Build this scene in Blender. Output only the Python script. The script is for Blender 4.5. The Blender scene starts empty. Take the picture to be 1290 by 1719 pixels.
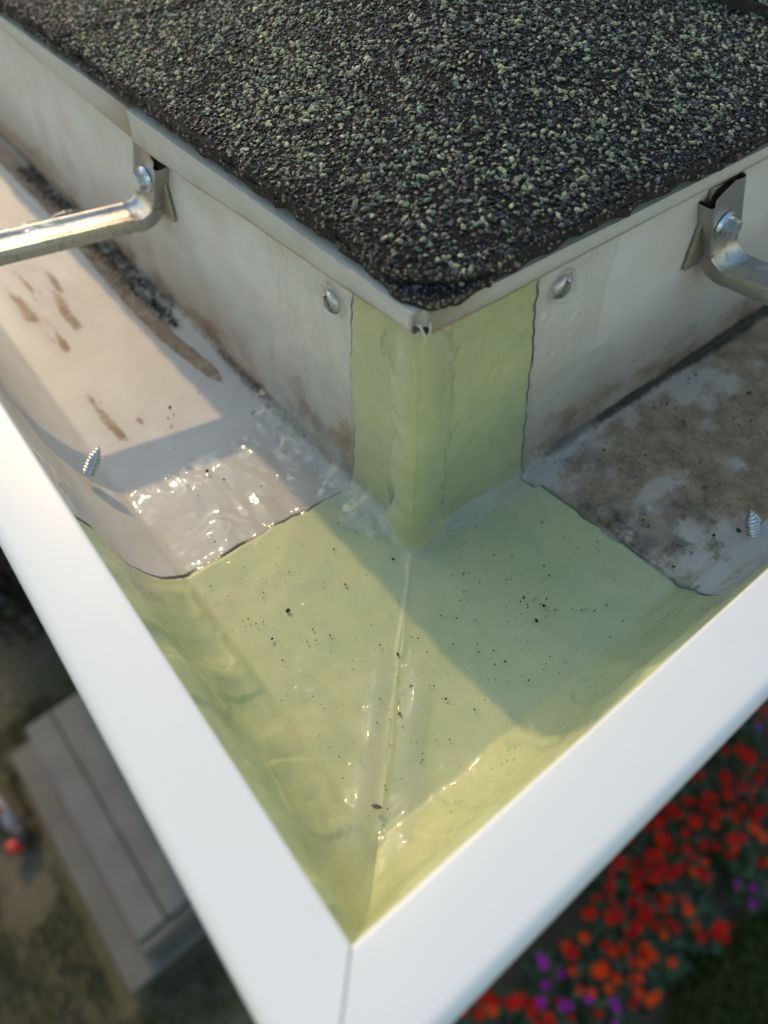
import bpy, bmesh, math, random
import numpy as np
from mathutils import Matrix, Vector, Euler

rnd = random.Random(7)
rng = np.random.default_rng(11)
scene = bpy.context.scene
COL = scene.collection

# ------------------------------------------------------------------ camera
cam_d = bpy.data.cameras.new('camera'); cam = bpy.data.objects.new('camera', cam_d); COL.objects.link(cam)
cam.location = (-0.106768, -0.121974, 0.215638)
cam.rotation_euler = Euler((math.radians(39.1587), math.radians(0.8278), math.radians(-38.2107)), 'XYZ')
cam_d.sensor_fit = 'VERTICAL'; cam_d.sensor_height = 36.0; cam_d.sensor_width = 27.0
cam_d.lens = 1148.57 / 1719 * 36
cam_d.clip_start = 0.01; cam_d.clip_end = 500
cam_d.dof.use_dof = True; cam_d.dof.focus_distance = 0.228; cam_d.dof.aperture_fstop = 6.8
scene.camera = cam
scene.render.resolution_x = 768; scene.render.resolution_y = 1024

# ------------------------------------------------------------------ light
SUN = Vector((0.155, 1.47, 1.0)).normalized()
world = bpy.data.worlds.new('World'); scene.world = world; world.use_nodes = True
wn = world.node_tree.nodes; wl = world.node_tree.links
bg = wn['Background']; sky = wn.new('ShaderNodeTexSky'); sky.sky_type = 'NISHITA'; sky.sun_disc = False
sky.sun_elevation = math.asin(SUN.z); sky.sun_rotation = math.atan2(SUN.x, SUN.y)
sky.air_density = 2.0; sky.dust_density = 1.5; sky.ozone_density = 2.0
wl.new(sky.outputs['Color'], bg.inputs['Color']); bg.inputs['Strength'].default_value = 0.15
sun_d = bpy.data.lights.new('sun', 'SUN'); sun_d.energy = 1.3; sun_d.angle = math.radians(0.9); sun_d.color = (1.0, 0.70, 0.36)
sun = bpy.data.objects.new('sun', sun_d); COL.objects.link(sun)
sun.rotation_euler = (-SUN).to_track_quat('-Z', 'Y').to_euler(); sun.location = (0, 3, 5)
scene.view_settings.view_transform = 'Standard'; scene.view_settings.look = 'None'
scene.view_settings.gamma = 1.0; scene.view_settings.exposure = 0.56; scene.view_settings.use_curve_mapping = False

# ------------------------------------------------------------------ helpers
def hash3(i, j, k, seed):
    h = (i * 374761393 + j * 668265263 + k * 2147483647 + seed * 1274126177) & 0xFFFFFFFF
    h = ((h ^ (h >> 13)) * 1274126177) & 0xFFFFFFFF
    h = ((h ^ (h >> 16)) * 2246822519) & 0xFFFFFFFF
    return ((h ^ (h >> 15)) & 0xFFFFFF) / float(0xFFFFFF)
def vnoise(x, y, z, seed=0):
    x, y, z = np.broadcast_arrays(np.asarray(x, float), np.asarray(y, float), np.asarray(z, float))
    i, j, k = np.floor(x), np.floor(y), np.floor(z); fx, fy, fz = x - i, y - j, z - k
    i, j, k = i.astype(np.int64), j.astype(np.int64), k.astype(np.int64)
    u, v, w = [f * f * f * (f * (f * 6 - 15) + 10) for f in (fx, fy, fz)]
    def L(a, b, t): return a + (b - a) * t
    c = lambda a, b, d: hash3(i + a, j + b, k + d, seed)
    return L(L(L(c(0,0,0), c(1,0,0), u), L(c(0,1,0), c(1,1,0), u), v), L(L(c(0,0,1), c(1,0,1), u), L(c(0,1,1), c(1,1,1), u), v), w) * 2 - 1
def fbm(x, y, z, scale, seed=0, octv=3):
    r = 0; a = 1.0; tot = 0; f = 1.0 / scale
    for o in range(octv):
        r = r + a * vnoise(np.asarray(x) * f + 17.3 * o, np.asarray(y) * f + 5.1 * o, np.asarray(z) * f + 9.7 * o, seed + o); tot += a; a *= .5; f *= 2.03
    return r / tot
def sstep(e0, e1, x):
    t = np.clip((x - e0) / (e1 - e0), 0, 1); return t * t * (3 - 2 * t)

def mesh_np(name, verts, faces, mat, parent=None, smooth=True, colors=None, cname='col'):
    me = bpy.data.meshes.new(name)
    verts = np.asarray(verts, np.float32).reshape(-1, 3); faces = np.asarray(faces, np.int32)
    n = faces.shape[1]
    me.vertices.add(len(verts)); me.vertices.foreach_set('co', verts.ravel())
    me.loops.add(faces.size); me.loops.foreach_set('vertex_index', faces.ravel())
    me.polygons.add(len(faces)); me.polygons.foreach_set('loop_start', np.arange(len(faces), dtype=np.int32) * n)
    me.polygons.foreach_set('use_smooth', np.full(len(faces), smooth))
    if colors is not None:
        at = me.attributes.new(cname, 'FLOAT_COLOR', 'POINT'); at.data.foreach_set('color', np.asarray(colors, np.float32).ravel())
    me.update(); me.validate()
    o = bpy.data.objects.new(name, me); COL.objects.link(o); me.materials.append(mat)
    if parent is not None: o.parent = parent
    return o
def grid_faces(nu, nv, flip=False):
    a = (np.arange(nu - 1)[:, None] * nv + np.arange(nv - 1)[None, :]).ravel()
    f = np.stack([a, a + 1, a + nv + 1, a + nv], 1)
    return f[:, ::-1] if flip else f
def bm_obj(name, bm, mat, parent=None, smooth=True, mats=None):
    me = bpy.data.meshes.new(name); bmesh.ops.recalc_face_normals(bm, faces=bm.faces[:])
    bm.to_mesh(me); bm.free()
    for p in me.polygons: p.use_smooth = smooth
    o = bpy.data.objects.new(name, me); COL.objects.link(o); me.materials.append(mat)
    if parent is not None: o.parent = parent
    return o
def empty(name, loc, label, cat, group=None):
    o = bpy.data.objects.new(name, None); COL.objects.link(o); o.location = loc; o.empty_display_size = .02
    o['label'] = label; o['category'] = cat
    if group: o['group'] = group
    return o
def adopt(o, parent):           # parent while keeping world coordinates baked into the mesh
    o.parent = parent; o.matrix_parent_inverse = Matrix.Translation(parent.location).inverted()
def box_bm(bm, lo, hi, bevel=0, M=None):
    r = bmesh.ops.create_cube(bm, size=1.0); vs = r['verts']
    for v in vs: v.co = Vector([lo[k] + (v.co[k] + .5) * (hi[k] - lo[k]) for k in range(3)])
    if bevel:
        es = list({e for v in vs for e in v.link_edges})
        rr = bmesh.ops.bevel(bm, geom=es, offset=bevel, segments=2, profile=.5, affect='EDGES')
        vs = list({v for f in rr['faces'] for v in f.verts} | {v for v in vs if v.is_valid})
    if M is not None:
        for v in vs: v.co = M @ v.co
def tube(path, rad, nseg=6, closed_ends=True):
    path = np.asarray(path, float); n = len(path); rad = np.broadcast_to(rad, (n,))
    t = np.gradient(path, axis=0); t /= np.linalg.norm(t, axis=1)[:, None] + 1e-12
    up = np.array([0.31, 0.17, 0.93]); a = np.cross(t, up); a /= np.linalg.norm(a, axis=1)[:, None] + 1e-9; b = np.cross(t, a)
    th = np.arange(nseg) / nseg * 2 * math.pi
    V = path[:, None, :] + rad[:, None, None] * (np.cos(th)[None, :, None] * a[:, None, :] + np.sin(th)[None, :, None] * b[:, None, :])
    F = []
    for i in range(n - 1):
        for k in range(nseg):
            k2 = (k + 1) % nseg; F.append((i * nseg + k, i * nseg + k2, (i + 1) * nseg + k2, (i + 1) * nseg + k))
    V = V.reshape(-1, 3)
    V = np.vstack([V, path[0], path[-1]])
    c0, c1 = len(V) - 2, len(V) - 1
    for k in range(nseg):
        k2 = (k + 1) % nseg
        F.append((c0, k2, k, k)); F.append((c1, (n - 1) * nseg + k, (n - 1) * nseg + k2, (n - 1) * nseg + k2))
    return V, F
def poly_obj(name, V, F, mat, parent=None, smooth=True):
    me = bpy.data.meshes.new(name)
    F2 = [tuple(dict.fromkeys(int(i) for i in f)) for f in F]
    me.from_pydata([tuple(map(float, v)) for v in V], [], F2); me.update()
    for p in me.polygons: p.use_smooth = smooth
    o = bpy.data.objects.new(name, me); COL.objects.link(o); me.materials.append(mat)
    if parent is not None: o.parent = parent
    return o

# ---------------------------------------------------------------- materials
class NT:
    def __init__(s, name):
        s.m = bpy.data.materials.new(name); s.m.use_nodes = True; s.n = s.m.node_tree.nodes; s.l = s.m.node_tree.links
        s.b = s.n['Principled BSDF']; s.out = s.n['Material Output']
    def tex(s, scale, detail=3, rough=.55, dist=0, vec=None, kind='ShaderNodeTexNoise'):
        t = s.n.new(kind); t.inputs['Scale'].default_value = scale
        if kind == 'ShaderNodeTexNoise':
            t.inputs['Detail'].default_value = detail; t.inputs['Roughness'].default_value = rough; t.inputs['Distortion'].default_value = dist
        s.l.new(vec if vec else s.coord(), t.inputs['Vector']); return t.outputs['Fac'] if kind == 'ShaderNodeTexNoise' else t.outputs['Distance']
    def coord(s, scale=None, rot=None):
        g = s.n.new('ShaderNodeNewGeometry').outputs['Position']
        if scale or rot:
            m = s.n.new('ShaderNodeMapping'); s.l.new(g, m.inputs['Vector'])
            if scale: m.inputs['Scale'].default_value = scale
            if rot: m.inputs['Rotation'].default_value = rot
            return m.outputs['Vector']
        return g
    def ramp(s, fac, stops):
        r = s.n.new('ShaderNodeValToRGB'); e = r.color_ramp.elements
        while len(e) < len(stops): e.new(.5)
        for k, (p, c) in enumerate(stops):
            e[k].position = p; e[k].color = (c, c, c, 1) if isinstance(c, (int, float)) else (*c, 1)
        s.l.new(fac, r.inputs['Fac']); return r.outputs['Color']
    def mix(s, fac, a, b, kind='MIX'):
        m = s.n.new('ShaderNodeMix'); m.data_type = 'RGBA'; m.blend_type = kind
        for sock, v in ((m.inputs[0], fac), (m.inputs[6], a), (m.inputs[7], b)):
            if hasattr(v, 'links'): s.l.new(v, sock)
            else: sock.default_value = v if isinstance(v, (int, float)) else (*v, 1)
        return m.outputs[2]
    def math(s, op, a, b=0.0, clamp=False):
        m = s.n.new('ShaderNodeMath'); m.operation = op; m.use_clamp = clamp
        for sock, v in ((m.inputs[0], a), (m.inputs[1], b)):
            if hasattr(v, 'links'): s.l.new(v, sock)
            else: sock.default_value = v
        return m.outputs[0]
    def attr(s, name):
        a = s.n.new('ShaderNodeAttribute'); a.attribute_name = name; return a
    def bump(s, h, strength=.3, dist=.001, normal=None):
        b = s.n.new('ShaderNodeBump'); b.inputs['Strength'].default_value = strength; b.inputs['Distance'].default_value = dist
        s.l.new(h, b.inputs['Height'])
        if normal: s.l.new(normal, b.inputs['Normal'])
        return b.outputs['Normal']
    def set(s, **k):
        for key, v in k.items():
            sock = s.b.inputs[{'base': 'Base Color', 'rough': 'Roughness', 'metal': 'Metallic', 'normal': 'Normal', 'coat': 'Coat Weight', 'coatr': 'Coat Roughness', 'spec': 'Specular IOR Level', 'sss': 'Subsurface Weight'}[key]]
            if hasattr(v, 'links'): s.l.new(v, sock)
            elif isinstance(v, (int, float)): sock.default_value = v
            else: sock.default_value = (*v, 1)
        return s

def m_simple(name, col, col2=None, scale=60, rough=.5, bump=.2, bdist=.001, bscale=None, metal=0, spec=.5):
    t = NT(name); f = t.tex(scale, 4)
    t.set(base=t.mix(t.ramp(f, [(.35, 0.), (.65, 1.)]), col, col2 or col), rough=rough, metal=metal, spec=spec)
    if bump: t.set(normal=t.bump(t.tex(bscale or scale * 2, 4), bump, bdist))
    return t.m

# white gutter metal inside: R tan film, G brown mud, B dark grime, A unused
def m_trough():
    t = NT('aged_white_aluminium'); a = t.attr('col').outputs['Color']
    sp = t.n.new('ShaderNodeSeparateColor'); t.l.new(a, sp.inputs[0])
    n1 = t.tex(420, 5, .65); n2 = t.tex(90, 4, .6); n3 = t.tex(1500, 3, .6)
    def th(ch, k, lo=.42, hi=.58):
        v = t.math('ADD', sp.outputs[ch], t.math('MULTIPLY', t.math('SUBTRACT', n1, .5), k)); return t.ramp(v, [(lo, 0.), (hi, 1.)])
    base = t.mix(t.ramp(n2, [(.3, 0.), (.7, 1.)]), (.68, .68, .655), (.62, .61, .58))
    c = t.mix(t.math('MULTIPLY', sp.outputs[0], .85), base, (.48, .405, .315))
    c = t.mix(t.math('MULTIPLY', th(1, .55), .9), c, t.mix(t.ramp(t.mix(.5, n2, n1), [(.36, 0.), (.62, 1.)]), (.13, .078, .042), (.46, .325, .205)))
    c = t.mix(t.math('MULTIPLY', th(2, .7, .38, .66), .95), c, t.mix(n3, (.02, .018, .012), (.075, .065, .045)))
    t.set(spec=.22, base=c, rough=t.math('ADD', .52, t.math('MULTIPLY', sp.outputs[1], .2)), normal=t.bump(t.mix(.5, n1, n3), .12, .0006))
    return t.m
M_TROUGH = m_trough()

def m_green(name, a, b, c2):
    t = NT(name); n = t.tex(38, 4, .6, 1.2); s = t.tex(130, 3, .5, .6, vec=t.coord(scale=(1, .35, 1), rot=(0, 0, .7)))
    col = t.mix(t.ramp(n, [(.32, 0.), (.68, 1.)]), a, b)
    col = t.mix(t.math('MULTIPLY', t.ramp(s, [(.5, 0.), (.75, 1.)]), .45), col, c2)
    sp = t.tex(900, 2); col = t.mix(t.ramp(sp, [(.70, 0.), (.76, .5)]), col, (.10, .12, .07))
    t.set(base=col, rough=.42, spec=.35, normal=t.bump(t.mix(.5, n, t.tex(260, 3)), .15, .001)); return t.m
M_GREEN = m_green('pale_green_membrane', (.425, .472, .250), (.510, .520, .278), (.555, .520, .285))
M_BEAD = m_green('green_bead_gel', (.40, .44, .225), (.46, .48, .27), (.51, .51, .31))
M_EDGE = m_simple('dark_sealant_edge', (.09, .115, .105), (.20, .235, .20), 500, .3, .3, .0004)

def m_clear():
    t = NT('clear_wet_sealant'); t.n.remove(t.b)
    tr = t.n.new('ShaderNodeBsdfTransparent'); tr.inputs['Color'].default_value = (.985, .988, .98, 1)
    gl = t.n.new('ShaderNodeBsdfGlossy'); gl.inputs['Roughness'].default_value = .07; gl.inputs['Color'].default_value = (1, 1, 1, 1)
    df = t.n.new('ShaderNodeBsdfDiffuse'); df.inputs['Color'].default_value = (.62, .63, .58, 1)
    lw = t.n.new('ShaderNodeLayerWeight')
    h = t.mix(.35, t.tex(150, 4, .55, 1.0), t.tex(520, 3, .6, .5))
    nb = t.bump(h, .12, .0008)
    for x in (gl, df, lw): t.l.new(nb, x.inputs['Normal'])
    sp = t.n.new('ShaderNodeSeparateColor'); t.l.new(t.attr('col').outputs['Color'], sp.inputs[0]); at = sp.outputs[0]
    frs = t.math('MULTIPLY', t.math('ADD', .035, t.math('MULTIPLY', .965, t.math('POWER', lw.outputs['Facing'], 5.0))), sp.outputs[1])
    m1 = t.n.new('ShaderNodeMixShader'); t.l.new(t.math('MULTIPLY', at, .5), m1.inputs[0]); t.l.new(tr.outputs[0], m1.inputs[1]); t.l.new(df.outputs[0], m1.inputs[2])
    m2 = t.n.new('ShaderNodeMixShader'); t.l.new(frs, m2.inputs[0]); t.l.new(m1.outputs[0], m2.inputs[1]); t.l.new(gl.outputs[0], m2.inputs[2])
    t.l.new(m2.outputs[0], t.out.inputs['Surface']); return t.m
M_CLEAR = m_clear()

M_GEL = m_simple('cured_gel_string', (.44, .49, .35), (.56, .58, .48), 600, .12, .2, .0004)
def m_rim():
    t = NT('white_gutter_paint'); n = t.tex(60, 4); f = t.tex(2600, 2)
    d = t.ramp(t.tex(170, 5, .75), [(.68, 0.), (.76, .30)])
    t.set(base=t.mix(d, t.mix(n, (.71, .705, .69), (.68, .675, .66)), (.45, .45, .43)), rough=.42, coat=.0, coatr=.2, spec=.4, normal=t.bump(f, .05, .0003)); return t.m
M_RIM = m_rim()
def m_drip():
    t = NT('white_drip_flashing'); n = t.tex(120, 4); st = t.ramp(t.tex(240, 5, .7), [(.60, 0.), (.72, 1.)])
    g = t.attr('col').outputs['Fac']
    c = t.mix(n, (.54, .535, .485), (.46, .45, .40)); c = t.mix(t.math('MULTIPLY', st, .55), c, (.27, .24, .17))
    c = t.mix(g, c, (.24, .17, .08))
    t.set(base=c, rough=.42, normal=t.bump(t.tex(700, 4), .15, .0006)); return t.m
M_DRIP = m_drip()
M_SEAM = m_simple('cream_mitre_sealant', (.52, .51, .45), (.40, .39, .34), 200, .5, .3)
def m_metal(name, base, rough, dirt):
    t = NT(name); n = t.tex(220, 4, .6); k = t.ramp(t.tex(340, 5, .7), [(.52, 0.), (.66, 1.)])
    t.set(base=t.mix(t.math('MULTIPLY', k, .6), base, dirt), metal=t.math('SUBTRACT', 1, t.math('MULTIPLY', k, .5)), rough=t.math('ADD', rough, t.math('MULTIPLY', n, .2)), normal=t.bump(n, .15, .0006)); return t.m
M_STRAP = m_metal('dull_aluminium_strap', (.46, .445, .41), .30, (.17, .145, .10))
M_PLATE = m_metal('tarnished_plate', (.42, .39, .33), .4, (.10, .08, .05))
M_BOLT = m_metal('zinc_bolt', (.62, .68, .72), .16, (.25, .26, .25))
M_SCREW = m_metal('coated_screw', (.50, .52, .51), .28, (.22, .24, .2))

def m_granule():
    t = NT('mineral_granules'); a = t.attr('col').outputs['Color']
    n = t.tex(900, 3); t.set(base=t.mix(t.math('MULTIPLY', n, .4), a, (.02, .02, .02)), rough=.55, spec=.35); return t.m
M_GRAN = m_granule()
M_ASPH = m_simple('asphalt_bitumen', (.006, .006, .007), (.016, .014, .013), 500, .85, .9, .002, 900, spec=.15)
def m_fibre():
    t = NT('shingle_cut_edge'); n = t.tex(700, 5, .7)
    t.set(base=t.ramp(n, [(.35, (.010, .009, .008)), (.6, (.05, .042, .033)), (.8, (.16, .12, .085))]), rough=.8, normal=t.bump(n, 1., .002)); return t.m
M_FIBRE = m_fibre()

# ------------------------------------------------------------------ gutter geometry
W, R_, HR, FW = .1020, .0207, .060, .080
def dR(d): return d + 0.0
def run_xyz(run, d, t, z):
    d, t, z = np.broadcast_arrays(d, t, z)
    return np.stack([-d, t, z], -1) if run == 'L' else np.stack([t, -dR(d), z], -1)
def mitre(run, d): return -dR(d) if run == 'L' else -np.asarray(d)
def profile(rb, rf, step, ztop=.109):
    """(d,z) polyline: back wall top -> fillet rb -> floor -> fillet rf -> sloping front under the rim"""
    P = [(0, ztop), (0, rb)]
    for k in range(1, 9):
        a = k / 8 * math.pi / 2; P.append((rb - rb * math.cos(a), rb - rb * math.sin(a)))
    fp = [(FW, 0), (.0880, .0060), (.0940, .0150), (.0982, .0290), (.1005, .0430), (W + .003, .0535)]
    P.append((FW - rf, 0))
    q = np.array([fp[0][0] + (fp[1][0] - fp[0][0]) * min(.9, rf / .0100), fp[1][1] * min(.9, rf / .0100)])
    for k in range(1, 9):
        s = k / 8; P.append(tuple((1 - s) ** 2 * np.array([FW - rf, 0]) + 2 * s * (1 - s) * np.array(fp[0]) + s * s * q))
    # smooth front by Catmull-Rom
    F = [tuple(q)] + fp[1:]; F = np.array(F); ext = np.vstack([2 * F[0] - F[1], F, 2 * F[-1] - F[-2]])
    for i in range(1, len(ext) - 2):
        for s in np.linspace(0, 1, 9)[1:]:
            p0, p1, p2, p3 = ext[i - 1], ext[i], ext[i + 1], ext[i + 2]
            P.append(tuple(.5 * ((2 * p1) + (-p0 + p2) * s + (2 * p0 - 5 * p1 + 4 * p2 - p3) * s * s + (-p0 + 3 * p1 - 3 * p2 + p3) * s ** 3)))
    P = np.array(P); L = np.r_[0, np.cumsum(np.linalg.norm(np.diff(P, axis=0), axis=1))]
    u = np.linspace(0, L[-1], int(L[-1] / step) + 1)
    Q = np.stack([np.interp(u, L, P[:, 0]), np.interp(u, L, P[:, 1])], 1)
    T = np.gradient(Q, axis=0); T /= np.linalg.norm(T, axis=1)[:, None]
    N = np.stack([-T[:, 1], T[:, 0]], 1)          # down the wall (0,-1) -> (+1,0): into the trough
    return Q, N

gutter = empty('rain_gutter', (0, 0, 0), 'white metal rain gutter corner lined with pale green sealant below the shingle roof', 'gutter')

# --- trough sheets
def dirt_L(x, y, z, d):
    floor = (z < .006) & (d < .084)
    st = fbm(x, y * .18, z, .006, 31, 3); bl = fbm(x, y * .5, z, .02, 41, 4)
    tan = np.where(floor, .50 + .30 * bl + .25 * sstep(.11, .05, y), .25 + .2 * bl)
    br = np.zeros_like(x)
    cx = np.interp(y, [.12, .14, .18, .22, .27, .36], [-.011, -.0115, -.0155, -.0155, -.0125, -.009])
    wd = np.interp(y, [.130, .138, .15, .2, .25, .4], [0.0001, .0030, .0038, .0045, .0055, .006])
    br = np.maximum(br, np.where(floor, sstep(1.25, .85, np.abs(x - cx - .0012 * bl) / wd) * (y > .131), 0) * .9)
    def smear(x0, y0, x1, y1, w, amp):
        ux, uy = x1 - x0, y1 - y0; q = np.clip(((x - x0) * ux + (y - y0) * uy) / (ux * ux + uy * uy), 0, 1)
        dd = np.hypot(x - x0 - q * ux, (y - y0 - q * uy) * .6); return np.where(floor, amp * sstep(w * 3.4, 0, dd) * (.62 + 1.0 * st + .3 * bl + .5 * fbm(x * 1.0, y * .12, z, .0022, 37, 2)), 0)
    for s in ((-.040, .285, -.050, .222, .0045, .62), (-.056, .285, -.062, .245, .006, .60), (-.060, .240, -.060, .205, .0025, .62), (-.066, .158, -.065, .128, .003, .52), (-.062, .135, -.055, .131, .0015, .6),
              (-.020, .036, -.040, .041, .004, .42), (-.066, .06, -.078, .058, .004, .45)):
        br = np.maximum(br, smear(*s))
    br = np.maximum(br, np.where(floor, .50 * sstep(.062, .038, y) * (.6 + .7 * st), 0))
    wall = d < .002
    wst = fbm(x, y + .7 * z, z - .5 * y, .02, 89, 4)
    br = np.where(wall, .52 * sstep(.070, .002, z) + .12 * st + (.16 + .26 * sstep(.14, .06, y)) * wst, br)
    m = np.maximum(d, z); edge = np.exp(-(m / (.0065 + .003 * bl)) ** 2) * (d < .02)
    gr = np.where(wall, .26 * sstep(.026, .0, z) + .2 * bl * sstep(.03, .0, z), 0)
    gr = np.where(floor, .46 * sstep(.022, .004, d) * sstep(.13, .2, y) * (.8 + .9 * fbm(x, y, z, .005, 55)), gr)
    gr = np.maximum(gr, edge * (.50 + .3 * st) * sstep(.03, .06, y))
    front = d > .0815
    tan = np.where(front, .45 + .3 * st, tan); br = np.where(front, .30 * sstep(.03, .0, z) + .15 * st, br)
    tan = np.where(wall, .24 + .8 * sstep(.085, .0, z) + .4 * wst, tan)
    return tan, br, gr
def dirt_Rr(x, y, z, d):
    floor = (z < .006) & (d < .084)
    st = fbm(x * .35, y, z, .007, 131, 3); bl = fbm(x * .7, y, z, .028, 141, 4); b2 = fbm(x, y, z, .011, 151, 4)
    tan = np.where(floor, .95 + .2 * bl, .25 + .2 * bl)
    br = np.where(floor, .57 + .40 * bl + .30 * b2 + .16 * st + .14 * sstep(.09, .12, x) * sstep(.012, .025, d), 0)
    gr = np.where(floor, .27 + .45 * b2 * sstep(.2, .06, x) + .18 * fbm(x, y, z, .004, 161) + .10 * sstep(.12, .07, x) * sstep(.03, .05, d), 0)
    wall = d < .002
    wst = fbm(x + .7 * z, y, z - .4 * x, .02, 189, 4)
    br = np.where(wall, .50 * sstep(.065, .002, z) + .12 * st + (.12 + .22 * sstep(.14, .06, x)) * wst, br)
    tan = np.where(wall, .36 + .75 * sstep(.085, .0, z) + .35 * bl, tan)
    gr = np.where(wall, .30 * sstep(.020, .002, z + .004 * b2) * sstep(.06, .085, x) + .15 * st * sstep(.03, .005, z), gr)
    front = d > .0815
    br = np.where(front, .32 + .25 * st, br); tan = np.where(front, .45, tan)
    m = np.maximum(d, z); edge = np.exp(-(m / (.0055 + .003 * bl)) ** 2) * sstep(.055, .085, x) * (d < .02)
    gr = np.maximum(gr, edge * (.85 + .2 * b2)); br = np.maximum(br, np.exp(-(m / .011) ** 2) * .52 * (d < .02))
    return tan, br, gr
for run in 'LR':
    Q, N = profile(.0025, .0015, .0012)
    ts = np.r_[np.linspace(0, .40, 320), np.linspace(.41, 4.2, 30)]
    D, T0 = np.meshgrid(Q[:, 0], ts, indexing='ij'); Z, _ = np.meshgrid(Q[:, 1], ts, indexing='ij')
    m0 = mitre(run, D); T = m0 + T0
    P0 = run_xyz(run, D, T, Z)
    h = .0005 * fbm(P0[..., 0], P0[..., 1], P0[..., 2], .06, 3, 2)
    D2 = D + N[:, 0][:, None] * h; Z2 = Z + N[:, 1][:, None] * h
    Pp = run_xyz(run, D2, mitre(run, D2) + T0, Z2)
    t, b, g = (dirt_L if run == 'L' else dirt_Rr)(P0[..., 0], P0[..., 1], P0[..., 2], D)
    colr = np.stack([np.clip(t, 0, 1), np.clip(b, 0, 1), np.clip(g, 0, 1), np.ones_like(t)], -1)
    mesh_np('trough', Pp.reshape(-1, 3), grid_faces(*D.shape, flip=(run == 'R')), M_TROUGH, gutter, True, colr.reshape(-1, 4))

# --- green membrane and clear coat share one height rule
def ridge(x, y, z, d):
    e = np.abs(x - y) / math.sqrt(2); r = np.hypot(x, y)
    on = sstep(.004, .014, r) * sstep(.0, .006, .118 - r) * (z < .02)
    return on * (.00032 * np.exp(-((e + .0008 * vnoise(r / .012, 0 * r, 0 * r, 5)) / .0011) ** 2)), on * np.exp(-(e / .010) ** 2), e, r
def h_mem(x, y, z, d):
    a, b, e, r = ridge(x, y, z, d)
    front = sstep(.078, .084, d)
    fold = (.0022 * fbm(x + y * .2, y - x * .2, z * .4, .020, 61, 2) + .0006 * np.abs(fbm(x, y, z * .6, .008, 65, 2)) + .0007 * (vnoise(x / .013, y / .013, z * 0 + 4, 67) > .12)) * front
    return .0010 + .00030 * fbm(x, y, z, .014, 21, 3) + .0004 * fbm(x, y, z, .04, 22, 2) + a + .0005 * b * sstep(.05, .09, r) + fold
SEAM = {'L': .0375, 'R': .0560}
def seam_t(run, Q):
    u = np.arange(len(Q)) * .001
    wall = np.clip(Q[:, 1] / .095, 0, 1) * (Q[:, 0] < .004)
    if run == 'L': t = .0385 - .0075 * wall ** .8 + .0022 * (Q[:, 0] - .04) / .04 * (Q[:, 0] > .004)
    else: t = .0585 - .0105 * wall + .004 * np.clip((Q[:, 0] - .01) / .07, -.5, 1) * (Q[:, 0] > .004) - .003 * (Q[:, 0] < .012) * (Q[:, 0] > .003)
    t = t + .0019 * fbm(u, u * 0, u * 0 + (3.7 if run == 'R' else 0), .022, 71, 4) + .0008 * fbm(u, u * 0, u * 0 + 1.3, .004, 75, 2)
    t = t + (.0035 if run == 'L' else -.004) * sstep(.082, .1, Q[:, 0])
    return t
for run in 'LR':
    Q, N = profile(.0045, .0022, .0009, .1005)
    te = seam_t(run, Q); s = np.linspace(0, 1, 150) ** 1.25
    D = np.repeat(Q[:, :1], len(s), 1); Z = np.repeat(Q[:, 1:], len(s), 1)
    m0 = mitre(run, D); T = m0 + (te[:, None] - m0) * s[None, :]
    P0 = run_xyz(run, D, T, Z); h = h_mem(P0[..., 0], P0[..., 1], P0[..., 2], D) * sstep(1.0, .985, s)[None, :] + .0003
    h[:, -1] = -.0004
    D2 = D + N[:, 0][:, None] * h; Z2 = Z + N[:, 1][:, None] * h; m2 = mitre(run, D2)
    P = run_xyz(run, D2, m2 + (te[:, None] - m2) * s[None, :], Z2)
    mesh_np('corner_membrane', P.reshape(-1, 3), grid_faces(*D.shape, flip=(run == 'R')), M_GREEN, gutter)
    # dark line of sealant along the membrane's cut edge
    path = run_xyz(run, Q[:, 0] + N[:, 0] * .0007, te + .0003, Q[:, 1] + N[:, 1] * .0007)[::2]
    k = np.arange(len(path)) * .0018
    V, F = tube(path, .00034 + .00050 * np.clip(fbm(k, k * 0, k * 0, .012, 91, 3), -.55, 1), 6)
    poly_obj('sealant_edge', V, F, M_EDGE, gutter)

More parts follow.
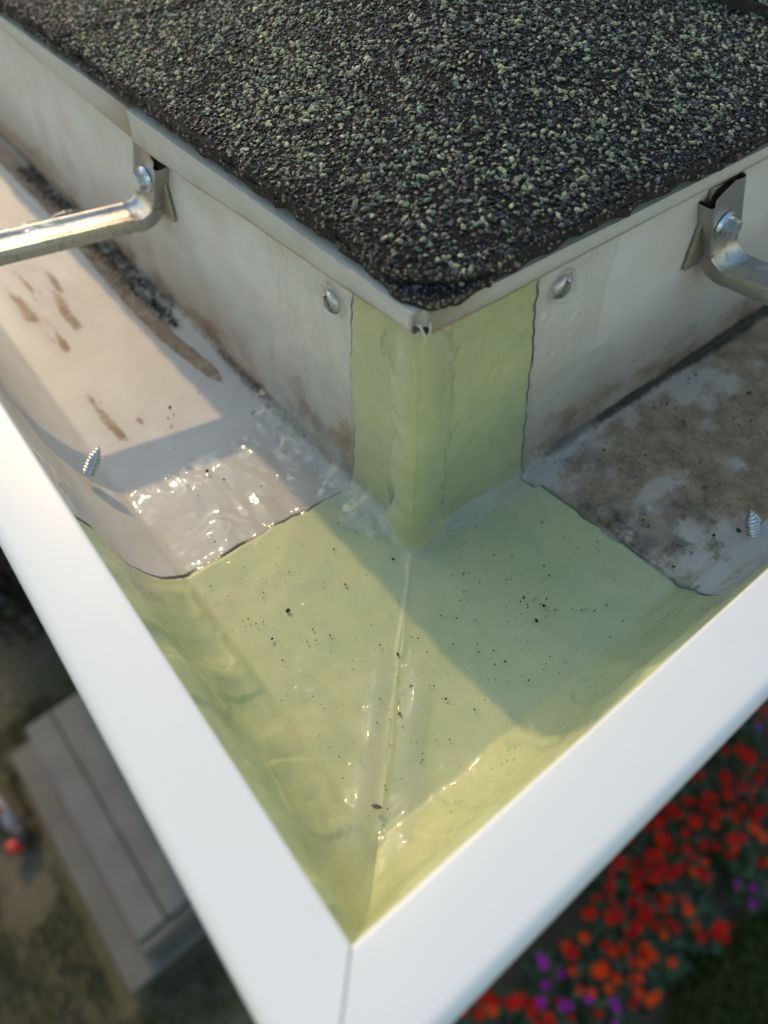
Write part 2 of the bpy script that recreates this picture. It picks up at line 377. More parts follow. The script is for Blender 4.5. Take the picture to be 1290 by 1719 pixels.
CLEAR = {'L': .098, 'R': .108}
for run in 'LR':
    Q, N = profile(.0085, .0036, .0009, .1000)
    u = np.arange(len(Q)) * .0009
    te = CLEAR[run] + .016 * fbm(u, u * 0, u * 0 + (5.1 if run == 'R' else 0), .04, 171, 3) - .012 * (Q[:, 1] > .05) * (Q[:, 0] < .01)
    s = np.linspace(0, 1, 190) ** 1.2
    D = np.repeat(Q[:, :1], len(s), 1); Z = np.repeat(Q[:, 1:], len(s), 1)
    m0 = mitre(run, D); T = m0 + (te[:, None] - m0) * s[None, :]
    P0 = run_xyz(run, D, T, Z); x, y, z = P0[..., 0], P0[..., 1], P0[..., 2]
    al = y if run == 'L' else x
    seam = seam_t(run, Q)[:, None]
    hm = h_mem(x, y, z, D)
    a, b, e, r = ridge(x, y, z, D)
    ong = sstep(seam + .004, seam - .003, al)
    near = np.exp(-((D / .022) ** 2)) * sstep(.02, .0, Z)                    # gathered gel in the back fillet
    st = fbm(x * (.3 if run == 'R' else 1), y * (.3 if run == 'L' else 1), z, .005, 201, 3)
    pool = np.exp(-((e - .0066) / .0040) ** 2) * sstep(.042, .068, r) * sstep(.128, .112, r) * (z < .01)
    pool2 = np.exp(-((r - .108) / .006) ** 2) * np.exp(-(e / .022) ** 2) * (z < .02)
    h = hm * ong + .0004 + .0007 + .00045 * st * (1 + 1.3 * near) + .0005 * fbm(x, y, z, .012, 211, 3) + .0022 * near * (.5 + .6 * fbm(x, y, z, .02, 221, 3)) + .0027 * pool * (.70 + .75 * fbm(x, y, z, .014, 226, 3)) + .0012 * pool2 * fbm(x, y, z, .006, 227, 2)
    blob = np.clip(fbm(x, y, z, .0042, 281, 2) - .40, 0, 1) * 4 * (vnoise(x / .02, y / .02, z / .02, 283) > -.1)
    h = h + .00055 * blob + (.0011 if run == 'L' else .0005) * fbm(x if run == 'L' else x * .4, y * .4 if run == 'L' else y, z, .0062, 215, 2) * (1 - ong) * (Z < .01) * sstep(.075, .05, np.abs(al - .035))
    h = np.maximum(h, hm * ong + .00035) * sstep(1.0, .93, s)[None, :] - .0004 * (s[None, :] > .995)
    D2 = D + N[:, 0][:, None] * h; Z2 = Z + N[:, 1][:, None] * h; m2 = mitre(run, D2)
    P = run_xyz(run, D2, m2 + (te[:, None] - m2) * s[None, :], Z2)
    milk_sheen = np.clip(.03 + .09 * fbm(x, y, z, .018, 231, 3) + .30 * near + .34 * pool, 0, .6) * sstep(1.0, .9, s)[None, :]  # milky where gel lies thick; pool share also paints in white highlights
    sw = fbm(x + .5 * z, y + .5 * z, z, .022, 261, 3); swl = np.exp(-(sw / .05) ** 2) * .8 + np.exp(-((sw - .22) / .035) ** 2) * .6
    fine = np.clip(fbm(x * .5, y * .5, z, .004, 265, 3), 0, 1)
    milk_sheen = np.clip(milk_sheen + (.46 * (D < .012) * (Z > .004) * (1 - .70 * ong) + .09 * ong + (.07 if run == 'L' else .05) * (1 - ong)) * swl * (.4 + fine), 0, .7) * sstep(1.0, .9, s)[None, :]
    h2 = .00045 * swl * (.5 + fine); D2 = D2 + N[:, 0][:, None] * h2; Z2 = Z2 + N[:, 1][:, None] * h2; m2 = mitre(run, D2); P = run_xyz(run, D2, m2 + (te[:, None] - m2) * s[None, :], Z2)
    wet = .30 + .35 * np.clip(fbm(x, y, z, .025, 241, 3) * 2, 0, 1) + .9 * near + .9 * pool + .8 * np.clip(pool2, 0, 1) + .5 * (Z > .012) * (D < .01) + .7 * (1 - ong) + .4 * np.exp(-((D - .088) / .008) ** 2)
    wet = wet - 1.2 * np.exp(-(((x + .05) / .035) ** 2 + ((y + .002) / .045) ** 2)) * (Z < .01) * ong
    wet = wet + 1.5 * blob
    wet = np.clip(wet, 0, 1) * sstep(1.0, .93, s)[None, :]
    colr = np.stack([milk_sheen, wet, milk_sheen, np.ones_like(milk_sheen)], -1)
    mesh_np('clear_sealant', P.reshape(-1, 3), grid_faces(*D.shape, flip=(run == 'R')), M_CLEAR, gutter, True, colr.reshape(-1, 4))

# --- rounded bead of gel down the vertical corner, flaring into a foot on the floor
nz, na = 150, 61
zz = np.r_[np.linspace(.100, .012, 100), np.linspace(.0115, -.001, 50)]
aa = np.linspace(0, 1, na)
Zb, Ab = np.meshgrid(zz, aa, indexing='ij')
rag = fbm(zz, zz * 0, zz * 0, .010, 301, 4); rag2 = fbm(zz, zz * 0, zz * 0 + 7, .010, 305, 4)
taper = sstep(.101, .088, zz)
aL = (.0125 + .0035 * rag) * (.45 + .55 * taper); aR = (.0135 + .0035 * rag2) * (.45 + .55 * taper)
flare = .0085 * np.exp(-np.clip(zz, 0, 1) / .0045) + .002 * np.exp(-np.clip(zz, 0, 1) / .018)
c = .0112 * (.55 + .45 * taper) + .0008 * fbm(zz, zz * 0, zz * 0 + 3, .02, 309, 2)
p0 = np.stack([np.full(nz, -.0008) - flare * .3, aL + flare * .6], 1); p2 = np.stack([aR + flare * .6, np.full(nz, -.0008) - flare * .3], 1); pc = np.stack([-c - flare * 1.25, -c - flare * 1.25], 1)
XY = (1 - Ab[..., None]) ** 2 * p0[:, None] + 2 * Ab[..., None] * (1 - Ab[..., None]) * pc[:, None] + Ab[..., None] ** 2 * p2[:, None]
bx, by = XY[..., 0], XY[..., 1]
nn = np.stack([-(1 - Ab) - .15, -Ab - .15], -1); nn /= np.linalg.norm(nn, axis=-1)[..., None]
hb = .0007 * fbm(bx, by, Zb, .010, 311, 3) * np.sin(Ab * math.pi) + .0009 * np.exp(-((Ab - .47) / .035) ** 2) * sstep(.0, .02, Zb) * .6 + .0011 * np.abs(fbm(bx, by, Zb, .005, 313, 2)) * (np.exp(-((Ab - .07) / .05) ** 2) + np.exp(-((Ab - .93) / .05) ** 2))
# the two ends of each ring tuck into the membrane
tuck = np.where((Ab < .001) | (Ab > .999), -.0012, hb)
bx = bx + nn[..., 0] * tuck; by = by + nn[..., 1] * tuck
o = mesh_np('corner_bead', np.stack([bx, by, Zb], -1).reshape(-1, 3), grid_faces(nz, na, flip=True), M_BEAD, gutter)
M_BEAD.node_tree.nodes['Principled BSDF'].inputs['Coat Weight'].default_value = .9
M_BEAD.node_tree.nodes['Principled BSDF'].inputs['Coat Roughness'].default_value = .06

# --- clear gel smeared along the foot of the walls, its pale tint imitating sky reflections
def gel(run, t0, t1, zw, dw, amp, milk_sheen, seed, nt=90, na=34):
    t = np.linspace(t0, t1, nt); env = np.sin(np.pi * np.linspace(0.02, .98, nt)) ** .45
    zz = np.maximum(.0016, zw * env * (1 + .45 * fbm(t, t * 0, t * 0, .008, seed, 3))); dd = np.maximum(.0022, dw * env * (1 + .40 * fbm(t, t * 0, t * 0 + 4, .010, seed + 3, 3)))
    a = np.linspace(0, 1, na); A, T = np.meshgrid(a, t, indexing='ij')
    p0 = np.stack([np.full(nt, .0014), zz], 1); pc = np.stack([.0042 + 0 * zz, .0042 + 0 * zz], 1); p2 = np.stack([dd, np.full(nt, .0017)], 1)
    P = (1 - A[..., None]) ** 2 * p0[None] + 2 * A[..., None] * (1 - A[..., None]) * pc[None] + A[..., None] ** 2 * p2[None]
    base = run_xyz(run, P[..., 0], T, P[..., 1])
    bump = amp * (fbm(base[..., 0], base[..., 1], base[..., 2], .005, seed + 7, 3) * .7 + np.abs(fbm(base[..., 0], base[..., 1], base[..., 2], .0028, seed + 11, 2)) * .5) * np.sin(np.pi * A) ** .6
    D = P[..., 0] + (bump + .0003) * (1 - A) ; Z = P[..., 1] + (bump + .0003) * A
    lip = (A < .001) | (A > .999); D = np.where(lip & (A < .5), D - .0016, D); Z = np.where(lip & (A > .5), Z - .0016, Z)
    X = run_xyz(run, D, T, Z); mk = np.clip(milk_sheen * (.8 + .5 * fbm(base[..., 0], base[..., 1], base[..., 2], .006, seed + 15, 3)) * np.sin(np.pi * np.clip(A, .02, .98)) ** .4, 0, .9)
    mesh_np('gel_smear', X.reshape(-1, 3), grid_faces(na, nt, flip=(run == 'R')), M_CLEAR, gutter, True, np.stack([mk, mk * 0 + 1, mk, mk * 0 + 1], -1).reshape(-1, 4))
gel('L', .004, .050, .0085, .020, .0010, .62, 1001); gel('L', .034, .110, .016, .016, .0022, .34, 1021, 150); gel('R', .008, .060, .0045, .0125, .0004, .66, 1041)
# wispy ridges of clear sealant along both edges of the corner bead
def clear_tube(name, P, rad, milk_sheen, parent, n=6):
    V, F = tube(P, rad, n); o = poly_obj(name, V, F, M_CLEAR, parent)
    at = o.data.attributes.new('col', 'FLOAT_COLOR', 'POINT'); at.data.foreach_set('color', np.tile([milk_sheen, 1, milk_sheen, 1], len(o.data.vertices)).astype(np.float32)); return o
for side in 'LR':
    for k in range(16):
        zt = rng.uniform(.012, .096); L = rng.uniform(.004, .014); n = 26; z = np.linspace(zt, max(zt - L, .004), n)
        w = .0125 + (.0028 if side == 'L' else .0034) * fbm(z * .6, z * 0, z * 0, .010, 1100, 3) + rng.normal() * .0012 + rng.normal() * .12 * (z - z.mean()) + .0008 * fbm(z, z * 0, z * 0 + k, .003, 1117, 2); o = .0019 + .0004 * fbm(z, z * 0, z * 0, .004, 1120 + k, 2)
        P = run_xyz(side, o, w, z); clear_tube('sealant_wisp', P, (.00020 + .00050 * np.abs(fbm(z, z * 0, z * 0 + k, .003, 1130, 2))) * np.sin(np.linspace(.1, 3.04, n)), .75, gutter)

# --- rims and front faces
def sweep(name, poly, run, mat, gap, tmax=4.2, closed=True, parent=gutter, smooth=True, nseg=60):
    poly = np.array(poly); tt = np.r_[0, np.linspace(.01, .5, nseg), tmax]
    D = np.repeat(poly[:, :1], len(tt), 1); Z = np.repeat(poly[:, 1:], len(tt), 1)
    T = mitre(run, D) + gap + tt[None, :]
    P = run_xyz(run, D, T, Z + .0003 * fbm(T, T * 0, T * 0 + (2 if run == 'R' else 0), .12, 401, 2)); n = len(poly)
    F = grid_faces(n, len(tt))
    if closed:
        a = (n - 1) * len(tt) + np.arange(len(tt) - 1); b = np.arange(len(tt) - 1); F = np.vstack([F, np.stack([a, a + 1, b + 1, b], 1)])
    return mesh_np(name, P.reshape(-1, 3), F[:, ::-1] if run == 'R' else F, mat, parent, smooth)
def arc(cx, cz, r, a0, a1, n=7): return [(cx + r * math.cos(math.radians(a)), cz + r * math.sin(math.radians(a))) for a in np.linspace(a0, a1, n)]
rim_poly = [(W + .0012, HR - .0095), (W, HR - .0075)] + arc(W + .0011, HR - .0011, .0011, 180, 90, 5) + [(W + .006, HR + .0001), (W + .011, HR + .0001)] + arc(W + R_ - .0030, HR - .0036, .0036, 88, 0, 8) + [(W + R_ + .0006, HR - .014)] + arc(W + R_ - .003, HR - .018, .0036, 0, -90, 6) + [(W + .008, HR - .0218), (W + .0025, HR - .0155)]
for run in 'LR':
    sweep('rim', rim_poly[::-1], run, M_RIM, .00022)
    face = [(W + .010, HR - .021), (W + .006, HR - .026), (W + .0030, .030), (.1000, .010), (.0930, .001), (.083, -.0035), (.04, -.004), (-.0012, -.004)]
    sweep('front_face', face[::-1], run, M_RIM, 0.0, closed=False)
# sealant visible in the mitre joint of the rims
V = []; F = []
pts = [(W + .0008, HR - .007), (W + .0005, HR - .0010), (W + .002, HR - .00035), (W + R_ - .004, HR - .0005), (W + R_ - .0010, HR - .0016), (W + R_ + .0002, HR - .005), (W + R_ + .0001, HR - .017)]
for i, (d, z) in enumerate(pts):
    for sgn in (-1, 1): V.append((-d + sgn * .0006, -float(dR(d)) - sgn * .0006, z))
for i in range(len(pts) - 1): F.append((2 * i, 2 * i + 1, 2 * i + 3, 2 * i + 2))
poly_obj('mitre_seam', V, F, M_SEAM, gutter)

# --- screws
def slotted_screw(loc, normal, spin):
    bm = bmesh.new(); n = 20
    prof = [(.0001, .0023), (.0018, .0021), (.0033, .0014), (.0042, .0004), (.0043, -.0006)]
    rings = []
    for r, z in prof: rings.append([bm.verts.new((r * math.cos(2 * math.pi * k / n), r * math.sin(2 * math.pi * k / n), z - (.0010 if (abs(r * math.sin(2 * math.pi * k / n)) < .0007 and r < .0040) else 0))) for k in range(n)])
    for a, b in zip(rings, rings[1:]):
        for k in range(n): bm.faces.new((a[k], a[(k + 1) % n], b[(k + 1) % n], b[k]))
    bm.faces.new(rings[0])
    Mx = Matrix.Translation(loc) @ Vector(normal).to_track_quat('Z', 'Y').to_matrix().to_4x4() @ Matrix.Rotation(spin, 4, 'Z')
    bmesh.ops.transform(bm, matrix=Mx, verts=bm.verts[:])
    o = bm_obj('slotted_screw', bm, M_SCREW, gutter)
    bm = bmesh.new()
    box_bm(bm, (-.0026, -.0005, .0008), (.0026, .0005, .00222), 0, Mx); bm_obj('slot_shade', bm, M_EDGE, o, False)  # raised dark bar paints the shade of the recessed groove
    # clear gel ring smeared round the head
    th = np.linspace(0, 2 * math.pi, 40); rr = .0052 + .0006 * np.sin(th * 3 + spin)
    path = np.array([(Mx @ Vector((r * math.cos(a), r * 1.1 * math.sin(a) - .0006, .0006)))[:] for a, r in zip(th, rr)])
    clear_tube('gel_ring', path, .0010, .30, o, 8)
slotted_screw((-.0006, .0437, .0850), (-1, 0, 0), 2.2)
slotted_screw((.0603, -.0006, .0876), (0, -1, 0), 1.1)
def screw_tip(loc, direction):
    n = 14; V = []; F = []; L = .0125; m = 60
    q = Vector(direction).to_track_quat('Z', 'Y').to_matrix()
    for i in range(m):
        s = i / (m - 1); core = .0021 * min(1, (1 - s) * 2.3 + .02)
        for k in range(n):
            a = 2 * math.pi * k / n; ph = (s * 9 - k / n) % 1.0
            r = core + .0008 * max(0, 1 - abs(ph - .5) * 3.2) * min(1, (1 - s) * 4)
            V.append((Vector(loc) + q @ Vector((r * math.cos(a), r * math.sin(a), s * L - .002)))[:])
    for i in range(m - 1):
        for k in range(n): F.append((i * n + k, i * n + (k + 1) % n, (i + 1) * n + (k + 1) % n, (i + 1) * n + k))
    poly_obj('screw_tip', V, F, M_BOLT, gutter)
screw_tip((-.0858, .1035, .012), (.75, .15, .75))
screw_tip((.104, -.0815, .003), (-.1, .45, .9))

# ------------------------------------------------------------------ gutter hangers
def strip(path, width_dir, sec):
    """sweep a cross-section (w along width_dir, n along local normal) over a path"""
    path = np.array(path); t = np.gradient(path, axis=0); t /= np.linalg.norm(t, axis=1)[:, None]
    wd = np.array(width_dir, float); wd = wd - t * (t @ wd)[:, None]; wd /= np.linalg.norm(wd, axis=1)[:, None]
    nn = np.cross(t, wd)
    return path[:, None, :] + sec[None, :, :1] * wd[:, None, :] + sec[None, :, 1:] * nn[:, None, :]
def hanger(run, along, skew, zarm, tilt, zt, label, gunk):
    # local frame: a along the wall, o outward from the wall, z up
    def G(a, o, z): return (-o, along + a, z) if run == 'L' else (along + a, -o, z)
    root = empty('gutter_hanger', G(0, 0, zarm), label, 'bracket', 'metal hangers across the gutter')
    pth = [(tilt * (zt - zarm), .0052, zt - .001), (tilt * (zt - zarm - .006), .0052, zt - .007)]
    rb = .0085
    for k in range(0, 13):
        a = k / 12 * math.pi / 2; pth.append((tilt * .0085 * (1 - k / 12), .0052 + rb - rb * math.cos(a), zarm + rb - rb * math.sin(a)))
    for o in np.linspace(.018, W + .001, 24): pth.append((skew * (o - .0137), o, zarm - .004 * sstep(.085, .102, np.array(o))))
    pth = np.array([G(*q) for q in pth])
    wdir = G(1, 0, 0); wdir = np.array(wdir) - np.array(G(0, 0, 0))
    hw = .0086
    sec = np.array([(-hw, -.0050), (-hw - .0004, -.001), (-hw, .0012), (-hw + .0012, .0013), (-hw + .0024, .0004), (-.005, -.0003), (0, -.0005), (.005, -.0003), (hw - .0024, .0004), (hw - .0012, .0013), (hw, .0012), (hw + .0004, -.001), (hw, -.0050),
                    (hw - .0012, -.0050), (hw - .0012, -.0013), (0, -.0017), (-hw + .0012, -.0013), (-hw + .0012, -.0050)])
    if run == 'L': sec = sec * np.array([1, 1])
    P = strip(pth, wdir, sec); n = P.shape[1]
    # make sure 'normal' points up/out: flip if it goes into the wall/down
    mid = P[-6].mean(0)
    if P[-6, 7, 2] - P[-6, 0, 2] < 0:
        P = strip(pth, wdir, sec * np.array([1, -1]))
    F = [(i * n + k, i * n + (k + 1) % n, (i + 1) * n + (k + 1) % n, (i + 1) * n + k) for i in range(len(pth) - 1) for k in range(n)]
    st = poly_obj('strap', P.reshape(-1, 3), F, M_STRAP, None, True); adopt(st, root)
    em = st.modifiers.new('edge', 'EDGE_SPLIT'); em.split_angle = math.radians(50)
    bm = bmesh.new()
    pa = tilt * .5 * (zt - zarm); lo, hi = G(pa - .0115, .0004, zarm + .000), G(pa + .0078, .0022, zt)
    box_bm(bm, [min(a, b) for a, b in zip(lo, hi)], [max(a, b) for a, b in zip(lo, hi)], .0006)
    adopt(bm_obj('back_plate', bm, M_PLATE, None, False), root)
    # hexagonal bolt with flange
    zb = zarm + .0165; off = tilt * (zb - zarm)
    ctr = Vector(G(off, .0052, zb)); nrm = Vector(G(0, 1, 0)) - Vector(G(0, 0, 0))
    q = nrm.to_track_quat('Z', 'Y').to_matrix().to_4x4()
    bm = bmesh.new(); bmesh.ops.create_cone(bm, cap_ends=True, segments=24, radius1=.0056, radius2=.0050, depth=.0013, matrix=Matrix.Translation(ctr + nrm * .0006) @ q)
    wsh = bm_obj('washer', bm, M_BOLT, None, False); adopt(wsh, root)
    bm = bmesh.new(); bmesh.ops.create_cone(bm, cap_ends=True, segments=6, radius1=.0042, radius2=.0040, depth=.0042, matrix=Matrix.Translation(ctr + nrm * .0030) @ q @ Matrix.Rotation(.35, 4, 'Z'))
    bmesh.ops.bevel(bm, geom=bm.edges[:], offset=.0003, segments=2, affect='EDGES')
    adopt(bm_obj('bolt_head', bm, M_BOLT, None, False), root)
    # blobs of sealant left on the arm
    for (o0, o1, w0, w1, hgt) in gunk:
        nu, nv = 60, 26; U, Vv = np.meshgrid(np.linspace(0, 1, nu), np.linspace(0, 1, nv), indexing='ij')
        o = o0 + (o1 - o0) * U; w = w0 + (w1 - w0) * Vv + .0010 * fbm(o, Vv * 0, Vv * 0, .006, 511, 2)
        hh = hgt * (np.sin(np.pi * U) ** .35) * (np.sin(np.pi * Vv) ** .5) * (.75 + .5 * fbm(o, w, o * 0, .006, 501, 3)) + .0002 - .0010 * ((Vv < .01) | (Vv > .99) | (U < .01) | (U > .99))
        a = skew * (o - .0137) + w
        X = np.stack([-o, along + a, zarm + .0004 + hh], -1) if run == 'L' else np.stack([along + a, -o, zarm + .0004 + hh], -1)
        mk = np.full(nu * nv, .22); c4 = np.stack([mk, mk * 0 + 1, mk, mk * 0 + 1], -1)
        ob = mesh_np('sealant_blob', X.reshape(-1, 3), grid_faces(nu, nv, flip=(run == 'L')), M_CLEAR, None, True, c4); adopt(ob, root)
    return root
hanger('L', .1860, .20, .0630, -.62, .0945, 'aluminium hanger strap across the gutter run whose floor is sunlit', [(.040, .100, -.010, .011, .0045), (.030, .044, .006, .0115, .0035)])
hanger('R', .1560, .08, .0640, -.50, .0975, 'shaded aluminium hanger strap on the gutter run with the mud-stained floor', [(.016, .095, .004, .0125, .0050), (.030, .095, -.0125, -.0085, .0030)])

# ------------------------------------------------------------------ roof and house
house = empty('house', (.4, .4, -2.6), 'house whose dark green-flecked shingle roof overhangs the white gutter', 'house')
SL = .30
def Zr(x, y):
    k = .022; a = np.asarray(x, float); b = np.asarray(y, float) + .004
    return .1115 + SL * (-k * np.logaddexp(-a / k, -b / k) + k * math.log(2)) + .0005 * fbm(x, y, a * 0, .05, 601, 2)
# big roof deck behind the visible corner
def sheet(name, x0, y0, x1, y1, n, dz, mat, parent):
    xs = x0 + (x1 - x0) * np.linspace(0, 1, n) ** 2; ys = y0 + (y1 - y0) * np.linspace(0, 1, n) ** 2
    X, Y = np.meshgrid(xs, ys, indexing='ij'); Zz = Zr(X, Y) + dz
    o = mesh_np(name, np.stack([X, Y, Zz], -1).reshape(-1, 3), grid_faces(n, n), mat, None); adopt(o, parent); return o
roof = sheet('roof', -.002, -.002, 4.2, 5.2, 70, -.0012, M_ASPH, house)
def square_to_round(p, q, R):
    u = np.clip(1 - p / R, 0, 1); v = np.clip(1 - q / R, 0, 1)
    return np.where((p < R) & (q < R), R * (1 - u * np.sqrt(1 - v * v / 2)), p), np.where((p < R) & (q < R), R * (1 - v * np.sqrt(1 - u * u / 2)), q)
def shingle(name, xe, ye, R, dz, thick, x1, y1, seed, rag):
    xs = np.r_[np.linspace(0, .03, 26), np.linspace(.032, x1 - xe, 130)]; ys = np.r_[np.linspace(0, .03, 26), np.linspace(.032, y1 - ye, 150)]
    Pq, Qq = np.meshgrid(xs, ys, indexing='ij'); p, q = square_to_round(Pq, Qq, R)
    ex = rag * fbm(Qq * 0, Qq, Qq * 0, .006, seed, 4) + .0010 * fbm(Qq * 0, Qq, Qq * 0, .045, seed + 5, 2); ey = rag * fbm(Pq, Pq * 0, Pq * 0, .006, seed + 9, 4)
    x = xe + p + ex * np.exp(-(Pq / .004) ** 2); y = ye + q + ey * np.exp(-(Qq / .004) ** 2)
    z = Zr(x, y) + dz + .0002 * fbm(x, y, x * 0, .004, seed + 3, 2)
    nx, ny = x.shape; top = np.stack([x, y, z], -1)
    # ring: down the y-edge then along the x-edge
    ring = [(i, 0) for i in range(nx - 1, 0, -1)] + [(0, j) for j in range(0, ny)]
    ri = np.array(ring); base = top[ri[:, 0], ri[:, 1]].copy()
    low = base.copy(); low[:, 2] -= thick; jit = .0006 * fbm(base[:, 0], base[:, 1], base[:, 0] * 0, .003, seed + 13, 3)
    nrm = np.gradient(base[:, :2], axis=0); nrm = np.stack([nrm[:, 1], -nrm[:, 0]], 1); nrm /= np.linalg.norm(nrm, axis=1)[:, None] + 1e-9
    mid = (base + low) / 2; mid[:, :2] += nrm * (jit + .0002)[:, None] * 1.5; low[:, :2] += nrm * jit[:, None]; low[:, 2] += .0006 * fbm(base[:, 0], base[:, 1], base[:, 0] * 0, .005, seed + 17, 3)
    inn = low.copy(); inn[:, :2] += np.array([.02, .02])
    o = mesh_np(name, top.reshape(-1, 3), grid_faces(nx, ny), M_ASPH, None); 
    sk = np.vstack([base, mid, low, inn]); m = len(base)
    e = mesh_np('cut_edge', sk, grid_faces(4, m), M_FIBRE, None)
    return o, e, base, mid
SH = []
CAP = .2335
def add_shingle(*a):
    o, e, b, m = shingle(*a); o.parent = roof; pass
    e.parent = roof
    SH.append((b, m)); return o
roof_off = house.location
o1 = add_shingle('shingle', -.0054, -.0088, .012, -.0004, .0028, .46, .56, 620, .0019)
o2 = add_shingle('shingle', -.0050, -.0092, .026, .0024, .0027, .46, .56, 640, .0018)
# next hip cap lapped over the first, its edge square to the hip
def cap2():
    q = np.linspace(0, 1, 190); c = np.linspace(0, .24, 60)
    Qm, C = np.meshgrid(q, c, indexing='ij'); S0 = -C * 0 + (-.0045); C = C + CAP / math.sqrt(2)
    S = (-C - .0057) * (1 - Qm) + (C + .0105) * Qm
    C = C + .0012 * fbm(S, S * 0, S * 0, .008, 660, 3) * np.exp(-((C - CAP / math.sqrt(2)) / .004) ** 2)
    x = (C + S) / math.sqrt(2); y = (C - S) / math.sqrt(2); z = Zr(x, y) + .0030 + .0028 * sstep(-.02, .05, S)
    top = np.stack([x, y, z], -1); ring = np.vstack([top[0, ::-1], top[:, 0], top[-1]]); low = ring.copy(); low[:, 2] -= .0042
    o = mesh_np('shingle', top.reshape(-1, 3), grid_faces(190, 60, True), M_ASPH, None); o.parent = roof
    e = mesh_np('cut_edge', np.vstack([ring, low]), grid_faces(2, len(ring)), M_FIBRE, None); e.parent = roof
cap2()

# --- mineral granules: real chips, one joined stuff part
def chips(P, S, Nrm, colors, flat, name, mat, parent=None):
    ico = bmesh.new(); bmesh.ops.create_icosphere(ico, subdivisions=1, radius=1.0)
    bv = np.array([v.co[:] for v in ico.verts]); bf = np.array([[v.index for v in f.verts] for f in ico.faces]); ico.free()
    n = len(P); A = rng.normal(size=(n, 3)); A -= Nrm * (A * Nrm).sum(1)[:, None]; A /= np.linalg.norm(A, axis=1)[:, None]
    tilt = rng.normal(size=(n, 3)) * .28; Nn = Nrm + tilt; Nn /= np.linalg.norm(Nn, axis=1)[:, None]
    A -= Nn * (A * Nn).sum(1)[:, None]; A /= np.linalg.norm(A, axis=1)[:, None]; B = np.cross(Nn, A)
    sc = np.stack([S * rng.uniform(.9, 1.6, n), S * rng.uniform(.65, 1.05, n), S * flat * rng.uniform(.7, 1.3, n)], 1)
    jit = rng.uniform(.55, 1.15, (n, 12, 1)); L = bv[None] * jit * sc[:, None, :]
    V = P[:, None, :] + L[..., :1] * A[:, None] + L[..., 1:2] * B[:, None] + L[..., 2:] * Nn[:, None]
    Fx = (bf[None] + 12 * np.arange(n)[:, None, None]).reshape(-1, 3)
    C = np.repeat(np.c_[colors, np.ones(n)][:, None, :], 12, 1).reshape(-1, 4)
    o = mesh_np(name, V.reshape(-1, 3), Fx, mat, None, False, C); o['kind'] = 'stuff'
    return o
def inside(x, y, xe, ye, R):
    p, q = x - xe, y - ye; ok = (p > .0002) & (q > .0002)
    return ok & ~((p < R) & (q < R) & ((R - p) ** 2 + (R - q) ** 2 > R * R))
def granules():
    n = 98000
    x = rng.uniform(-.007, .30, n) ; y = rng.uniform(-.0118, .37, n)
    c2 = x + y > CAP + .001
    in2 = inside(x, y, -.0048, -.0090, .026); in1 = inside(x, y, -.0050, -.0084, .012)
    keep = (in2 | in1); x, y, c2, in2 = x[keep], y[keep], c2[keep], in2[keep]
    dz = np.where(c2, .0030 + .0028 * sstep(-.02, .05, (x - y) / 1.414), np.where(in2, .0024, -.0004)); z = Zr(x, y) + dz
    e = 1e-3; nx = -(Zr(x + e, y) - Zr(x - e, y)) / (2 * e); ny = -(Zr(x, y + e) - Zr(x, y - e)) / (2 * e)
    N = np.stack([nx, ny, np.ones_like(nx)], 1); N /= np.linalg.norm(N, axis=1)[:, None]
    m = len(x); S = rng.lognormal(math.log(.00061), .33, m)
    patch = fbm(x, y, x * 0, .035, 701, 3); edge = np.minimum(x + .005, y + .009)
    u = rng.uniform(size=m); pg = np.clip(.19 + .15 * patch, .05, .45) * sstep(.001, .014, edge + .003)
    C = np.stack([np.full(m, .010)] * 3, 1) * rng.uniform(.3, 2.6, (m, 1)) * np.array([1.0, .98, 1.04])
    gmask = u < pg
    g = np.array([(.29, .36, .20), (.22, .30, .17), (.40, .43, .25), (.33, .38, .17), (.16, .23, .15)])[rng.integers(0, 5, m)] * rng.uniform(.35, 1.15, (m, 1))
    C[gmask] = g[gmask]; S[gmask] *= 1.35
    um = (u > .90); C[um] = (np.array([(.11, .12, .15), (.18, .18, .20), (.075, .08, .095)])[rng.integers(0, 3, m)] * rng.uniform(.6, 1.2, (m, 1)))[um]
    tm = (u > .74) & (u < .78); C[tm] = (np.array([.075, .058, .042]) * rng.uniform(.5, 1.3, (m, 1)))[tm]
    om = (u > .8560) & (u < .8580); C[om] = np.array([.42, .26, .13]); om2 = (u > .8580) & (u < .859); C[om2] = np.array([.36, .16, .09])
    S = np.minimum(S, .00125); z = z + S * .18
    o = chips(np.stack([x, y, z], 1), S, N, C, .55, 'granules', M_GRAN); o.parent = roof
    # chips clinging to the cut edges; tan ones carry sunlit warmth in their colour
    Ps = []; Ns = []
    for (b, mid) in SH:
        k = rng.integers(0, len(b), 2600); w = rng.uniform(0, 1, 2600)[:, None]
        pp = b[k] * (1 - w) + mid[k] * w + rng.normal(size=(2600, 3)) * .0003; Ps.append(pp); Ns.append(np.tile([-.5, -.5, .6], (2600, 1)))
    Ps = np.vstack(Ps); Ns = np.vstack(Ns); Ns /= np.linalg.norm(Ns, axis=1)[:, None]; k = len(Ps)
    Ce = np.stack([np.full(k, .022)] * 3, 1) * rng.uniform(.4, 2.2, (k, 1)); br = rng.uniform(size=k) < .42; Ce[br] = np.array([.30, .235, .165]) * rng.uniform(.5, 1.3, (br.sum(), 1))
    ok = (Ps[:, 0] < .32) & (Ps[:, 1] < .40)
    o = chips(Ps[ok], rng.lognormal(math.log(.00042), .3, k)[ok], Ns[ok], Ce[ok], .7, 'edge_granules', M_GRAN); o.parent = roof
granules()

